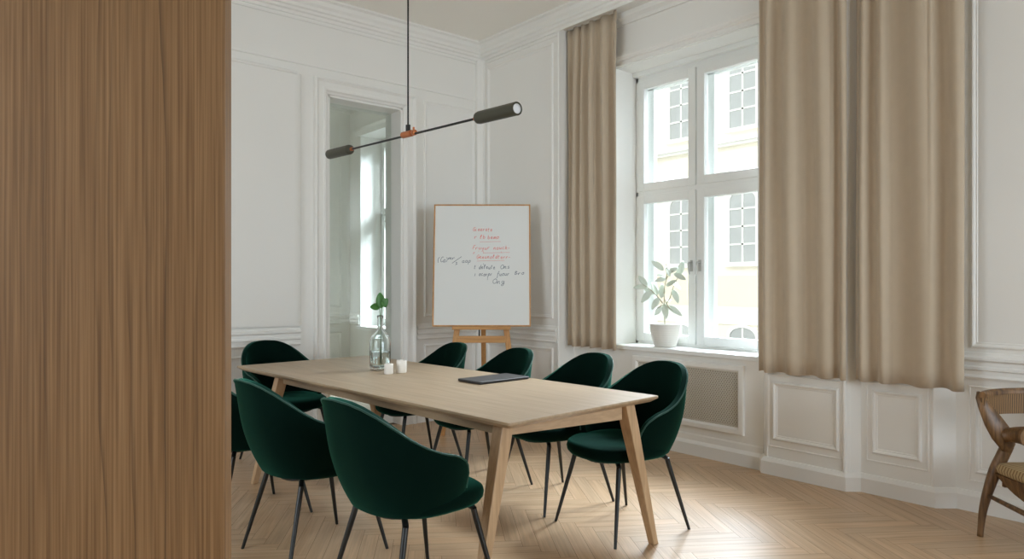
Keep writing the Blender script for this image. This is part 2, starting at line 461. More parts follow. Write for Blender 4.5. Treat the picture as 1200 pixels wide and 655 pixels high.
# panel mouldings
PF = [(0,0),(.004,.010),(.012,.014),(.020,.010),(.026,.004),(.032,.004),(.036,0)]
def panel(n, O, U, V, N, w, h, prof=PF):
    struct(obj('trim_%d' % n, MB().frame(O, U, V, N, w, h, prof), M_trim))
X_, Y_, Z_ = Vector((1,0,0)), Vector((0,1,0)), Vector((0,0,1))
panel(11, (4.44,2.525,.235), -Y_, Z_, -X_, .455, .40); panel(12, (4.44,2.56,.185), -Y_, Z_, -X_, .515, .50, [(0,0),(.003,.005),(.008,.005),(.011,0)])
panel(13, (4.51,1.90,.245), -Y_, Z_, -X_, .285, .40); panel(14, (4.51,1.935,.195), -Y_, Z_, -X_, .36, .50, [(0,0),(.003,.005),(.008,.005),(.011,0)])
panel(15, (XB,1.37,.215), -Y_, Z_, -X_, .80, .46); panel(16, (XB,1.40,.165), -Y_, Z_, -X_, .86, .55, [(0,0),(.003,.005),(.008,.005),(.011,0)])
panel(17, (XB,1.39,.93), -Y_, Z_, -X_, 1.5, 2.5)
panel(18, (XB,.45,.215), -Y_, Z_, -X_, .80, .46)
panel(19, (XC,5.50,.99), -Y_, Z_, -X_, .95, 2.46); panel(20, (XC,5.50,.18), -Y_, Z_, -X_, .95, .55)
panel(21, (3.62,YM,.99), X_, Z_, -Y_, .60, 2.05); panel(22, (3.62,YM,.18), X_, Z_, -Y_, .60, .55)
panel(23, (.4,YM,.18), X_, Z_, -Y_, 1.8, .55)
# corner bead, bay edge beads and pier beads
def bead(n, x, y, r, z0, z1):
    struct(obj('trim_%d' % n, MB().tube([(x,y,z0),(x,y,z1)], r, 12), M_trim, smooth=40))
b = MB(); slab(b, [(XC,YM),(XC-.07,YM),(XC-.07,YM-.03),(XC-.03,YM-.07),(XC,YM-.07)], 0, 3.53)
struct(obj('trim_24', b, M_trim))
bead(25, XC, YN+.005, .012, .1, 3.53)
bead(26, 4.440, 2.036, .013, .11, 3.553); bead(27, 4.462, 2.018, .008, .11, 3.553)
bead(28, 4.513, 1.555, .010, .11, 3.553); bead(29, 4.445, 2.565, .009, .11, 3.553)

# raised wall field left of the glazed opening (rounded edge beside the frame)
b = MB(); zz0, zz1 = .955, 3.04
prof = [(XL,YM),(XL,YM-.035)] + [(2.34+.07*math.sin(a), YM-.035+.035*(1-math.cos(a))) for a in [k*PI/16 for k in range(9)]]
slab(b, prof, zz0, zz1)
struct(obj('trim_30', b, M_wall, smooth=30))
struct(obj('trim_31', MB().sweep([(XL,YM-.034),(2.36,YM-.034)], [(0,3.03),(.012,3.034),(.016,3.046),(.006,3.056),(0,3.058)]), M_trim))

# interior glazed opening: architrave, lining, pane
win2 = struct(bpy.data.objects.new('window_2', None)); COL.objects.link(win2)
b = MB()
arch = [(0,0),(0,.035),(.014,.045),(.028,.035),(.034,.028),(.075,.028),(.082,.034),(.10,.034),(.112,.02),(.128,.012),(.13,0)]
# three sided architrave (down to the floor)
def arch_frame():
    b = MB(); x0, x1, zt = 2.52, 3.52, 3.05
    A = [[Vector((x0+i, YM-d, 0)) for i, d in arch], [Vector((x0+i, YM-d, zt-i)) for i, d in arch],
         [Vector((x1-i, YM-d, zt-i)) for i, d in arch], [Vector((x1-i, YM-d, 0)) for i, d in arch]]
    return b.loft(A, True, True)
obj('architrave', arch_frame(), M_trim, win2)
b = MB()
b.box(OX0-.002, OX0+.02, YM, YM+.28, 0, OZ1); b.box(OX1-.02, OX1+.002, YM, YM+.28, 0, OZ1); b.box(OX0, OX1, YM, YM+.28, OZ1-.02, OZ1)
b.box(OX0+.02, OX1-.02, YM+.14, YM+.20, 0, .10)
obj('lining', b, M_trim, win2, bevel=.003)
obj('glass_pane', MB().box(OX0+.018, OX1-.018, YM+.17, YM+.178, .08, OZ1-.018), M_pane2, win2)

# adjoining room seen through the glass
AY, AX = 8.44, 4.30
b = MB(); b.box(-.5, 5.0, AY, AY+.3, 0, H); struct(obj('wall_beyond', b, M_wall))
b = MB(); wy0, wy1, wz0, wz1 = 6.85, 8.15, .76, 3.2
b.box(AX, 4.9, 5.91, wy0, 0, H); b.box(AX, 4.9, wy1, AY, 0, H); b.box(AX, 4.9, wy0, wy1, 0, wz0); b.box(AX, 4.9, wy0, wy1, wz1, H)
struct(obj('wall_beyond_right', b, M_wall))
struct(obj('wall_beyond_left', MB().box(-.5, -.2, 5.91, AY, 0, H), M_wall))
struct(obj('floor_beyond', MB().box(-.5, 5.0, 5.91, AY+.3, -.15, 0), M_carp))
struct(obj('ceiling_beyond', MB().box(-.5, 5.0, 5.91, AY+.3, H, H+.3), M_ceil))
struct(obj('trim_32', MB().sweep([(-.2,AY),(AX,AY),(AX,wy1+.02)], rail(.78)), M_trim))
struct(obj('trim_33', MB().sweep([(-.2,AY),(AX,AY),(AX,5.91)], CORN), M_trim))
panel(34, (3.1,AY,1.0), X_, Z_, -Y_, 1.08, 2.1); panel(35, (3.1,AY,.18), X_, Z_, -Y_, 1.08, .5)
struct(obj('trim_36', MB().sweep([(AX,wy1+.1),(AX,wy0-.1)], [(0,3.2),(.02,3.2),(.03,3.26),(.05,3.29),(0,3.3)]), M_trim))

# ------------------------------------------------------------------ windows
def casement(name, x, y0, y1, z0, z1, ztr, handles=True, ym=None):
    """two columns of sashes over and under a transom, glass facing -X"""
    W = struct(bpy.data.objects.new(name, None)); COL.objects.link(W)
    ym = ym or (y0+y1)/2; d = .085
    b = MB(); fw = .03
    b.box(x, x+d, y0, y0+fw, z0, z1); b.box(x, x+d, y1-fw, y1, z0, z1); b.box(x, x+d, y0, y1, z1-fw-.03, z1); b.box(x, x+d, y0, y1, z0, z0+fw)
    b.box(x+.01, x+d, ym-.02, ym+.02, z0, z1); b.box(x, x+d, y0, y1, ztr-.022, ztr+.022)
    obj('window_frame', b, M_winp, W, bevel=.004)
    for ya, yb in ((y0+fw-.004, ym-.006), (ym+.006, y1-fw+.004)):
        for za, zb in ((z0+fw-.004, ztr-.018), (ztr+.018, z1-fw-.026)):
            s = MB(); sw = .07; xx = x-.012
            s.box(xx, xx+.055, ya, ya+sw, za, zb); s.box(xx, xx+.055, yb-sw, yb, za, zb)
            s.box(xx, xx+.055, ya+sw, yb-sw, za, za+sw); s.box(xx, xx+.055, ya+sw, yb-sw, zb-sw, zb)
            # outer sash of the double casement
            xo = x+.12; so = .055
            s.box(xo, xo+.045, ya, ya+so+.02, za, zb); s.box(xo, xo+.045, yb-so-.02, yb, za, zb)
            s.box(xo, xo+.045, ya, yb, za, za+so); s.box(xo, xo+.045, ya, yb, zb-so, zb)
            sash = obj('sash', s, M_winp, W, bevel=.004)
            obj('glass_pane', MB().box(x+.012, x+.018, ya+sw-.005, yb-sw+.005, za+sw-.005, zb-sw+.005), M_pane, sash)
    if handles:
        for yy, sg in ((ym+.04, 1), (ym-.04, -1)):
            h = MB(); zz = 1.45
            h.box(x-.022, x-.012, yy-.011, yy+.011, zz-.05, zz+.04)
            h.tube([(x-.02,yy,zz+.02),(x-.055,yy,zz+.02),(x-.06,yy-.0,zz+.01),(x-.06,yy-sg*.01,zz-.075)], [.007,.007,.008,.006], 10)
            obj('window_handle', h, M_steel, W, smooth=40)
    hb = MB()
    for zz in (1.15, 1.75, 2.25, 2.85):
        hb.tube([(x-.014,y1-.028,zz-.03),(x-.014,y1-.028,zz+.03)], .006, 8)
    obj('hinges', hb, M_winp, W, smooth=40)
    return W
w1 = casement('window_1', 4.745, WY0, WY1, WZ0, 3.095, 2.075, True, 3.352)
b = MB(); slab(b, [(4.455,WY0-.02),(4.489,WY0-.02),(4.489,WY0+.002),(4.76,WY0+.002),(4.76,WY1-.002),(4.489,WY1-.002),(4.489,WY1+.08),(4.455,WY1+.08)], WZ0-.03, WZ0+.006)
obj('window_sill', b, M_winp, w1, bevel=.006)
obj('head_lining', MB().box(4.70, 4.75, WY0, WY1, 3.08, 3.121), M_winp, w1, bevel=.004)
w3 = casement('window_3', 4.6, wy0, wy1, wz0, wz1, 2.2, False)
obj('window_sill', MB().box(4.26, 4.6, wy0-.05, wy1+.05, wz0-.04, wz0+.004), M_winp, w3, bevel=.005)
# added window behind the camera, never in view, letting in fill light
W4 = struct(bpy.data.objects.new('fill_window_front', None)); COL.objects.link(W4)
b = MB()
for x0 in (FX0, (FX0+FX1)/2-.04, FX1-.08): b.box(x0, x0+.08, YF-.2, YF-.13, FZ0, FZ1)
for z0 in (FZ0, 2.2, FZ1-.08): b.box(FX0, FX1, YF-.2, YF-.13, z0, z0+.08)
obj('window_frame', b, M_winp, W4, bevel=.004)
obj('glass_pane', MB().box(FX0, FX1, YF-.17, YF-.164, FZ0, FZ1), M_pane, W4)

W5 = struct(bpy.data.objects.new('fill_window_left', None)); COL.objects.link(W5)  # added unseen window so that light also comes from the left
b = MB()
for y0 in (SY0, (SY0+SY1)/2-.04, SY1-.08): b.box(XL-.2, XL-.13, y0, y0+.08, .7, 3.1)
for z0 in (.7, 2.2, 3.02): b.box(XL-.2, XL-.13, SY0, SY1, z0, z0+.08)
obj('window_frame', b, M_winp, W5, bevel=.004)
obj('glass_pane', MB().box(XL-.17, XL-.164, SY0, SY1, .7, 3.1), M_pane, W5)

# ------------------------------------------------------------------ building across the street
bld = thing('building', 'cream rendered building across the street with rows of white framed windows', 'building', (22,12,-6))
def facade():
    b = MB(); b.box(0, 8, -14, 34, 0, 17); return b
obj('wall', facade(), M_fac1, bld)
FY = lambda y: y-12.0; FZ = lambda z: z+6.0
obj('peach_band', MB().box(-.03, 0, -14, 34, FZ(.55), FZ(1.62)), M_fac2, bld)['label'] = 'peach render band'
obj('stone_band', MB().box(-.06, 0, -14, 34, FZ(-.1), FZ(.5)), M_fac3, bld)['label'] = 'white stone band'
b = MB(); b.box(-.28, 0, -14, 34, FZ(6.32), FZ(6.42)); b.box(-.18, 0, -14, 34, FZ(6.22), FZ(6.32))
obj('string_course', b, M_fac3, bld)
obj('cornice', MB().box(-.6, 0, -14, 34, 16.6, 17.05), M_fac3, bld)
def street_window(yc, z0, z1, wid, arched, rows):
    h = wid/2
    def outline(k, inset):
        pts = [(-h+inset, z0+inset), (h-inset, z0+inset)]
        top = z1-inset
        if arched:
            rise = .32
            pts += [((h-inset)*math.cos(a), top-rise+rise*math.sin(a)) for a in [i*PI/10 for i in range(11)]]
        else: pts += [(h-inset, top), (-h+inset, top)]
        return [Vector((k, FY(yc)+y, FZ(z))) for y, z in pts]
    b = MB(); b.loft([outline(.02,-.10), outline(-.07,-.10), outline(-.07,0), outline(.02,0)], True, False)
    b.box(-.16, .0, FY(yc)-h-.16, FY(yc)+h+.16, FZ(z0)-.16, FZ(z0)-.06)
    f = obj('window', b, M_fac3, bld)
    b = MB(); b.box(-.05, -.02, FY(yc)-.035, FY(yc)+.035, FZ(z0), FZ(z1)-.02)
    for i in range(1, rows):
        zz = FZ(z0+(z1-z0)*i/rows); b.box(-.05, -.02, FY(yc)-h, FY(yc)+h, zz-.03, zz+.03)
    obj('glazing_bars', b, M_fac3, f)
    obj('pane', MB().loft([outline(-.01,0), outline(-.025,0)], True, True), M_fwin, f)
for k in range(-2, 6):
    yc = 13.62+k*2.6
    street_window(yc, 2.1, 4.6, 1.02, True, 4)
    street_window(yc, 6.85, 9.35, 1.02, False, 4)
    street_window(yc, -2.6, -.2, 1.02, True, 4)
struct(obj('street', MB().box(5.2, 22, -14, 46, -6.2, -6), M_street))

# ------------------------------------------------------------------ radiator grille under the window
rad = thing('radiator_cover', 'pale painted radiator grille with diamond mesh set under the window sill', 'radiator cover', (XW, 3.275, 0))
gy, gz0, gz1 = .51, .215, .712
b = MB(); fr = [(0,0),(0,.022),(.006,.026),(.036,.026),(.044,.018),(.05,.012),(.05,0)]
b.frame((0,-gy,gz0), (0,1,0), (0,0,1), (-1,0,0), 2*gy, gz1-gz0, fr)
obj('frame', b, M_trim, rad)
b = MB(); y0, y1, z0, z1 = -gy+.045, gy-.045, gz0+.045, gz1-.045; pitch = .021; t = .0044
for sgn in (1, -1):
    c = y0-(z1-z0)-.1
    while c < y1+(z1-z0)+.1:
        # line y = c + sgn*(z-z0)
        zs = [z0, z1]; pts = []
        za, zb = z0, z1
        ya, yb = c, c+sgn*(z1-z0)*.75
        if abs(yb-ya) > 1e-6:
            t0 = (y0-ya)/(yb-ya); t1 = (y1-ya)/(yb-ya)
            lo, hi = max(0,min(t0,t1)), min(1,max(t0,t1))
            if lo < hi-.01:
                A = Vector((-.008 if sgn > 0 else -.0055, ya+(yb-ya)*lo, za+(zb-za)*lo)); B = Vector((A.x, ya+(yb-ya)*hi, za+(zb-za)*hi))
                d = (B-A).normalized(); n = Vector((0,-d.z,d.y))*t
                b.loft([[A+n, A-n, A-n+Vector((.003,0,0)), A+n+Vector((.003,0,0))],[B+n, B-n, B-n+Vector((.003,0,0)), B+n+Vector((.003,0,0))]], True, True)
        c += pitch
obj('mesh_grille', b, M_mesh, rad)
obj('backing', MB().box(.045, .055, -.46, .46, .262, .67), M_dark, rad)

# ------------------------------------------------------------------ curtains
def curtain(name, label, y0, y1, xc, z0, z1, folds, seed, amp=.04):
    rnd = random.Random(seed)
    c = thing(name, label, 'curtain', (xc, (y0+y1)/2, 0), 0, 'beige floor-length curtains at the window')
    n = folds*18; half = (y1-y0)/2
    ph = [rnd.uniform(-.35,.35) for _ in range(folds+2)]
    am = [rnd.uniform(.65,1.1) for _ in range(folds+2)]
    kn = [0.0]
    for _ in range(folds): kn.append(kn[-1]+rnd.uniform(.55,1.5))
    kn = [q/kn[-1] for q in kn]
    def wu(u):
        for q in range(folds):
            if u <= kn[q+1]: return (q+(u-kn[q])/(kn[q+1]-kn[q]))/folds
        return 1.0
    rows = []
    NZ = 26
    for iz in range(NZ+1):
        v = iz/NZ; z = z1+(z0-z1)*v
        row = []
        for i in range(n+1):
            u = i/n; k = wu(u)*folds
            j = int(min(folds-1, k)); fr_ = k-j
            a = amp*(am[j]*(1-fr_)+am[j+1]*fr_)
            phs = ph[j]*(1-fr_)+ph[j+1]*fr_
            wv = math.sin(2*PI*k+phs*2+.5*math.sin(2.2*v+j))
            wv = math.copysign(abs(wv)**.85, wv)
            top = .55+.45*smoothstep(v*5)
            x = wv*a*top + .006*math.sin(6*v+5*u)
            y = half*(1-2*u)*(1+.012*v)
            row.append(Vector((x, y, z + .004*math.sin(2*PI*k)*(v**8))))
        rows.append(row)
    obj('fabric', MB().grid(rows), M_curt, c, smooth=True, solid=.003, offset=0)
    hr = [[p.copy()+Vector((0,0,dz)) for p in rows[-1]] for dz in (.001,.05)]
    for r in hr:
        for q in r: q.x *= 1.02
    # heading tape and rail
    obj('curtain_rail', MB().box(-.004, .004, -half+.01, half-.01, z1-.004, z1+.0028), M_trim, c)
    return c
curtain('curtain', 'beige curtain left of the window, hanging below the pelmet near the whiteboard', 3.865, 4.452, 4.388, .755, 3.550, 5, 3, .036)
curtain('curtain', 'beige curtain along the right edge of the window, left of the narrow white gap', 2.000, 2.600, 4.392, .70, 3.550, 4, 11, .034)
curtain('curtain', 'rightmost beige curtain, above the panelled wainscot near the wooden armchair', 1.369, 1.972, 4.430, .70, 3.550, 4, 23, .038)

# ------------------------------------------------------------------ dining table
TH = R(3.2)
TC = Vector((2.218, 3.534, 0))
tb = thing('dining_table', 'long pale oak dining table with splayed tapered legs', 'table', TC, TH)
tw, tl, tz = .511, 1.362, .74
b = MB()
def rect(x, y, z, r=.012):
    pts = []
    for cx, cy, a0 in ((x-r,y-r,0),(-x+r,y-r,90),(-x+r,-y+r,180),(x-r,-y+r,270)):
        for k in range(5):
            a = R(a0+k*22.5); pts.append(Vector((cx+r*math.cos(a), cy+r*math.sin(a), z)))
    return pts
b.loft([rect(tw-.028, tl-.028, tz-.03), rect(tw-.004, tl-.004, tz-.014), rect(tw, tl, tz-.010), rect(tw, tl, tz-.002), rect(tw-.002, tl-.002, tz)], True, True)
obj('tabletop', b, M_table, tb)
LEGS = {(-1,0): ((-.36,-1.17), (-.53,-1.20)), (1,0): ((.325,-1.295), (.50,-1.335)),
        (-1,1): ((-.335,1.03), (-.51,1.07)), (1,1): ((.325,1.06), (.50,1.09))}
def tleg(t, f):
    b = MB(); rings = []
    for z, hw in ((tz-.03,.033),(.60,.033),(.0,.019)):
        k = 1-z/(tz-.03)
        cx = t[0]+(f[0]-t[0])*k; cy = t[1]+(f[1]-t[1])*k
        rings.append([Vector((cx+sx_*hw, cy+sy_*hw*.95, z)) for sx_, sy_ in ((-1,-1),(1,-1),(1,1),(-1,1))])
    return b.loft(rings, True, True)
def rail_between(p, q, z0, z1, th=.011):
    p, q = Vector((p[0],p[1],0)), Vector((q[0],q[1],0)); d = (q-p).normalized(); n = Vector((-d.y,d.x,0))*th
    return MB().loft([[p+n+UZ*z0, p-n+UZ*z0, p-n+UZ*z1, p+n+UZ*z1],[q+n+UZ*z0, q-n+UZ*z0, q-n+UZ*z1, q+n+UZ*z1]], True, True)
UZ = Vector((0,0,1))
for t_, f_ in LEGS.values():
    obj('leg', tleg(t_, f_), M_leg, tb, bevel=.004)
M_aprx = wood('oak apron end', lin(178,148,114), lin(192,162,128), lin(202,173,140), 'X', 1.0, .45, .8, .6)
T = {k: v[0] for k, v in LEGS.items()}
for a_, b_, m_ in ((T[-1,0],T[1,0],M_aprx),(T[-1,1],T[1,1],M_aprx),(T[-1,0],T[-1,1],M_table),(T[1,0],T[1,1],M_table)):
    d_ = (Vector(b_)-Vector(a_)).normalized()*.03
    obj('apron', rail_between(Vector(a_)+d_, Vector(b_)-d_, tz-.10, tz-.029), m_, tb, bevel=.002)

# ------------------------------------------------------------------ dining chairs
HT = [(0,.86),(14,.854),(26,.836),(38,.806),(50,.765),(62,.720),(74,.682),(86,.652),(96,.628),(104,.604),(109.5,.576),(113.5,.535),(116,.485)]
def rimz(a): return interp(abs(a), HT)
def shell_pt(a, v, zrim):
    """a: degrees round from the back; v: 0 bottom .. 1 rim"""
    ar = R(a); zb = .415
    z = zb+(zrim-zb)*v
    hz = (z-zb)/.445                      # absolute height in shell
    e = 1-(1-min(1,hz*1.55))**2.2
    rx = .215+.060*e; ry = .205+.055*e
    lean = .075*hz
    s, c = math.sin(ar), math.cos(ar)
    k = 2/2.5
    px = math.copysign(abs(s)**k, s)*rx; py = -math.copysign(abs(c)**k, c)*ry
    if py > 0: py *= .9
    back = max(0, c)
    # arms pinch in a little toward the front
    px *= 1-.10*max(0, -c)
    return Vector((px, py-lean*back-.02, z))
def make_chair(label):
    t = thing('dining_chair', label, 'chair', (0,0,0), 0, 'green velvet dining chairs round the table')
    # seat pad: outline from back to front, rounded
    def outl(sc, z, n=40):
        o = []
        for k in range(n):
            a = 2*PI*k/n; s, c = math.sin(a), math.cos(a)
            e = 2/2.7
            x = math.copysign(abs(s)**e, s)*.245*sc; y = math.copysign(abs(c)**e, c)*(.270 if c > 0 else .215)*sc + .005
            o.append(Vector((x, y, z + (0 if c < 0 else -.008*c*c))))
        return o
    b = MB().loft([outl(.80,.398), outl(.95,.402), outl(1.0,.418), outl(1.015,.438), outl(.995,.458), outl(.93,.470), outl(.70,.474), outl(.35,.472), outl(.05,.471)], True, True)
    obj('seat', b, M_velvet, t, smooth=True)
    NA, NV = 56, 14
    rows = []
    for iv in range(NV+1):
        v = iv/NV
        rows.append([shell_pt(-116+232*i/NA, v, rimz(-116+232*i/NA)) for i in range(NA+1)])
    bk = obj('backrest', MB().grid(rows), M_velvet, t, smooth=True, solid=.030, offset=0, bevel=0, subsurf=0)
    bv = bk.modifiers.new('edge', 'BEVEL'); bv.width = .011; bv.segments = 3; bv.limit_method = 'ANGLE'; bv.angle_limit = R(50)
    # piping along the rim, on the outer side
    rim = [shell_pt(-116+232*i/NA, 1, rimz(-116+232*i/NA)) for i in range(NA+1)]
    pts = []
    for p in rim:
        d = Vector((p.x, p.y+.02, 0)).normalized()
        pts.append(p + d*.015 + Vector((0,0,-.002)))
    obj('piping', MB().tube(pts, .0042, 8), M_pipe, bk, smooth=True)
    # under-seat frame
    ring = [Vector((.175*math.sin(2*PI*k/32), .02+.185*math.cos(2*PI*k/32), .388-.010*math.cos(4*PI*k/32))) for k in range(33)]
    b = MB().tube(ring, .008, 10); b.box(-.10,.10,-.10,.14,.386,.400)
    obj('seat_frame', b, M_black, t, smooth=40)
    for sx in (-1, 1):
        for sy in (1, -1):
            top = Vector((sx*.175, sy*.165+.005, .385)); foot = Vector((sx*.243, sy*.245+(.01 if sy > 0 else -.015), 0))
            inn = Vector((sx*.095, sy*.125+.005, .392))
            d = (foot-top).normalized()
            pts = cr([inn, inn.lerp(top,.6)+Vector((0,0,.002)), top+d*.012, top+d*.05, foot], 6)
            n = len(pts); rad = [.0125 if i < n*.75 else .0125-.0060*(i-n*.75)/(n*.25) for i in range(n)]
            lg = obj('leg', MB().tube(pts, rad, 12), M_black, t, smooth=50)
    return t
ch0 = make_chair('')
def faceto(dx, dy):            # rotation for a chair facing (dx,dy); local front is +Y
    return math.atan2(-dx, dy)
SPOTS = [
 (2.87, 2.51, faceto(-.985,.12), 'rightmost green velvet chair, behind the table\'s right corner and in front of the radiator grille'),
 (2.92, 3.085, faceto(-.99,.10), 'second green velvet chair from the right on the window side of the table'),
 (2.78, 3.66, faceto(-.99,.10), 'third green velvet chair from the right on the window side, behind the dark laptop'),
 (2.715, 4.31, faceto(-.99,.10), 'farthest green velvet chair on the window side, just in front of the easel'),
 (2.07, 5.05, faceto(.12,-.99), 'green velvet chair at the far head of the table, below the white panelled wall'),
 (1.55, 2.48, faceto(.99,.06), 'nearest green velvet chair, seen from behind beside the near table leg'),
 (1.47, 3.25, faceto(.99,.06), 'middle green velvet chair of the near side, seen from behind between two others'),
 (1.42, 4.01, faceto(.99,.06), 'green velvet chair half hidden by the wooden wall at the left'),
]
x, y, a, l = SPOTS[0]
ch0.location = (x, y, 0); ch0.rotation_euler = (0,0,a); ch0['label'] = l
for x, y, a, l in SPOTS[1:]: dup(ch0, (x, y, 0), a, l)

# ------------------------------------------------------------------ pendant lamp
hub = Vector((2.2, 3.58, 2.185))
pl = thing('pendant_lamp', 'balanced pendant lamp with thin black bar and two olive cylinder shades over the table', 'lamp', (hub.x, hub.y, H))
L_ = lambda v: Vector(v)-Vector((hub.x, hub.y, H))
obj('ceiling_rose', MB().lathe([(.0001,0),(.055,0),(.055,-.02),(.05,-.026),(.0001,-.026)], 32), M_black, pl, smooth=40)
obj('suspension_rod', MB().tube([L_((hub.x,hub.y,H-.02)), L_(hub+Vector((0,0,.05)))], .0052, 10), M_black, pl, smooth=40)
eL, eR = Vector((2.2,4.63,2.213)), Vector((2.2,2.58,2.144))
dv = (eR-eL).normalized()
jb = MB().tube([L_(hub-dv*.062), L_(hub-dv*.058), L_(hub+dv*.04), L_(hub+dv*.044)], [.010,.019,.019,.012], 20)
jb.tube([L_(hub+dv*.05), L_(hub+dv*.056), L_(hub+dv*.075), L_(hub+dv*.08)], [.012,.017,.017,.010], 20)
jb.tube([L_(hub+dv*.062+Vector((0,0,.012))), L_(hub+dv*.062+Vector((.0,0,.032)))], .006, 10)
j = obj('hub', jb, M_copper, pl, smooth=40); j['label'] = 'copper swivel joint'
obj('clamp', MB().box(-.010,.010,-.012,.012, hub.z-H+.012, hub.z-H+.055), M_black, j, bevel=.002)
obj('crossbar', MB().tube([L_(eL+dv*.25), L_(eR-dv*.25)], .0065, 10), M_black, pl, smooth=40)
for e, s in ((eL, 1), (eR, -1)):
    M = Matrix.Translation(L_(e)) @ (dv*s).to_track_quat('Z', 'Y').to_matrix().to_4x4()
    sh = obj('lamp_shade', MB().lathe([(.024,.004),(.029,0),(.033,.003),(.033,.30),(.030,.316),(.020,.326),(.0001,.328)], 36, M), M_olive, pl, smooth=35)
    obj('diffuser', MB().lathe([(.0001,.012),(.018,.011),(.025,.004),(.0285,.0005)], 32, M), M_diff, sh, smooth=40)
    obj('collar', MB().lathe([(.012,.322),(.012,.345),(.008,.35)], 20, M), M_copper, sh, smooth=40)

# ------------------------------------------------------------------ easel and whiteboard
EC = cp(-.266, 6.12)
ez = thing('easel', 'light wooden easel holding the whiteboard in the corner', 'easel', (EC.x, EC.y, 0), -YAW)
TILT = .15
def ey(z, off=0): return TILT*(z-.93)+off
def bar(pts, w, d):
    """flat bar, w across x, d across y"""
    b = MB(); rings = []
    for p in pts:
        p = Vector(p); rings.append([p+Vector((sx*w/2, sy*d/2, 0)) for sx, sy in ((-1,-1),(1,-1),(1,1),(-1,1))])
    return b.loft(rings, True, True)
for s in (-1, 1):
    obj('leg', bar([(s*.335, ey(0,.036), 0), (s*.10, ey(1.78,.036), 1.78)], .05, .026), M_easel, ez, bevel=.003)
obj('rear_leg', bar([(0, .62, 0), (0, ey(1.74,.075), 1.74)], .045, .026), M_easel, ez, bevel=.003)
M_easx = wood('easel beech rail', lin(178,128,76), lin(196,146,92), lin(208,160,104), 'X', 1.4, .5, .9, .6)
obj('ledge', MB().box(-.255, .255, ey(.92,-.035), ey(.92,.05), .902, .928), M_easx, ez, bevel=.003)
obj('crossbar', MB().box(-.215, .215, ey(.83,.018), ey(.83,.040), .785, .845), M_easx, ez, bevel=.003)
obj('crossbar', MB().box(-.165, .165, ey(1.3,.05), ey(1.3,.07), 1.27, 1.33), M_easx, ez, bevel=.003)
obj('crossbar', MB().box(-.14, .14, ey(1.7,.030), ey(1.7,.055), 1.68, 1.75), M_easx, ez, bevel=.003)
obj('peg', bar([(-.02, ey(.86,.02), .845), (-.02, ey(.90,.02), .903)], .012, .012), M_black, ez)
wb = thing('whiteboard', 'whiteboard in a thin wooden frame with red and dark handwritten notes', 'whiteboard', (EC.x, EC.y, .928), -YAW)
bw, bh = .430, 1.094
tm = Matrix.Rotation(-math.atan(TILT), 4, 'X')
b = MB(); b.box(-bw+.01, bw-.01, -.006, .010, .01, bh-.01, tm)
obj('board', b, M_white, wb)
b = MB(); fw = .012
for bx in ((-bw,bw,-.012,.014,0,fw),(-bw,bw,-.012,.014,bh-fw,bh),(-bw,-bw+fw,-.012,.014,fw,bh-fw),(bw-fw,bw,-.012,.014,fw,bh-fw)): b.box(*bx, tm)
obj('frame', b, M_easel, wb, bevel=.002)
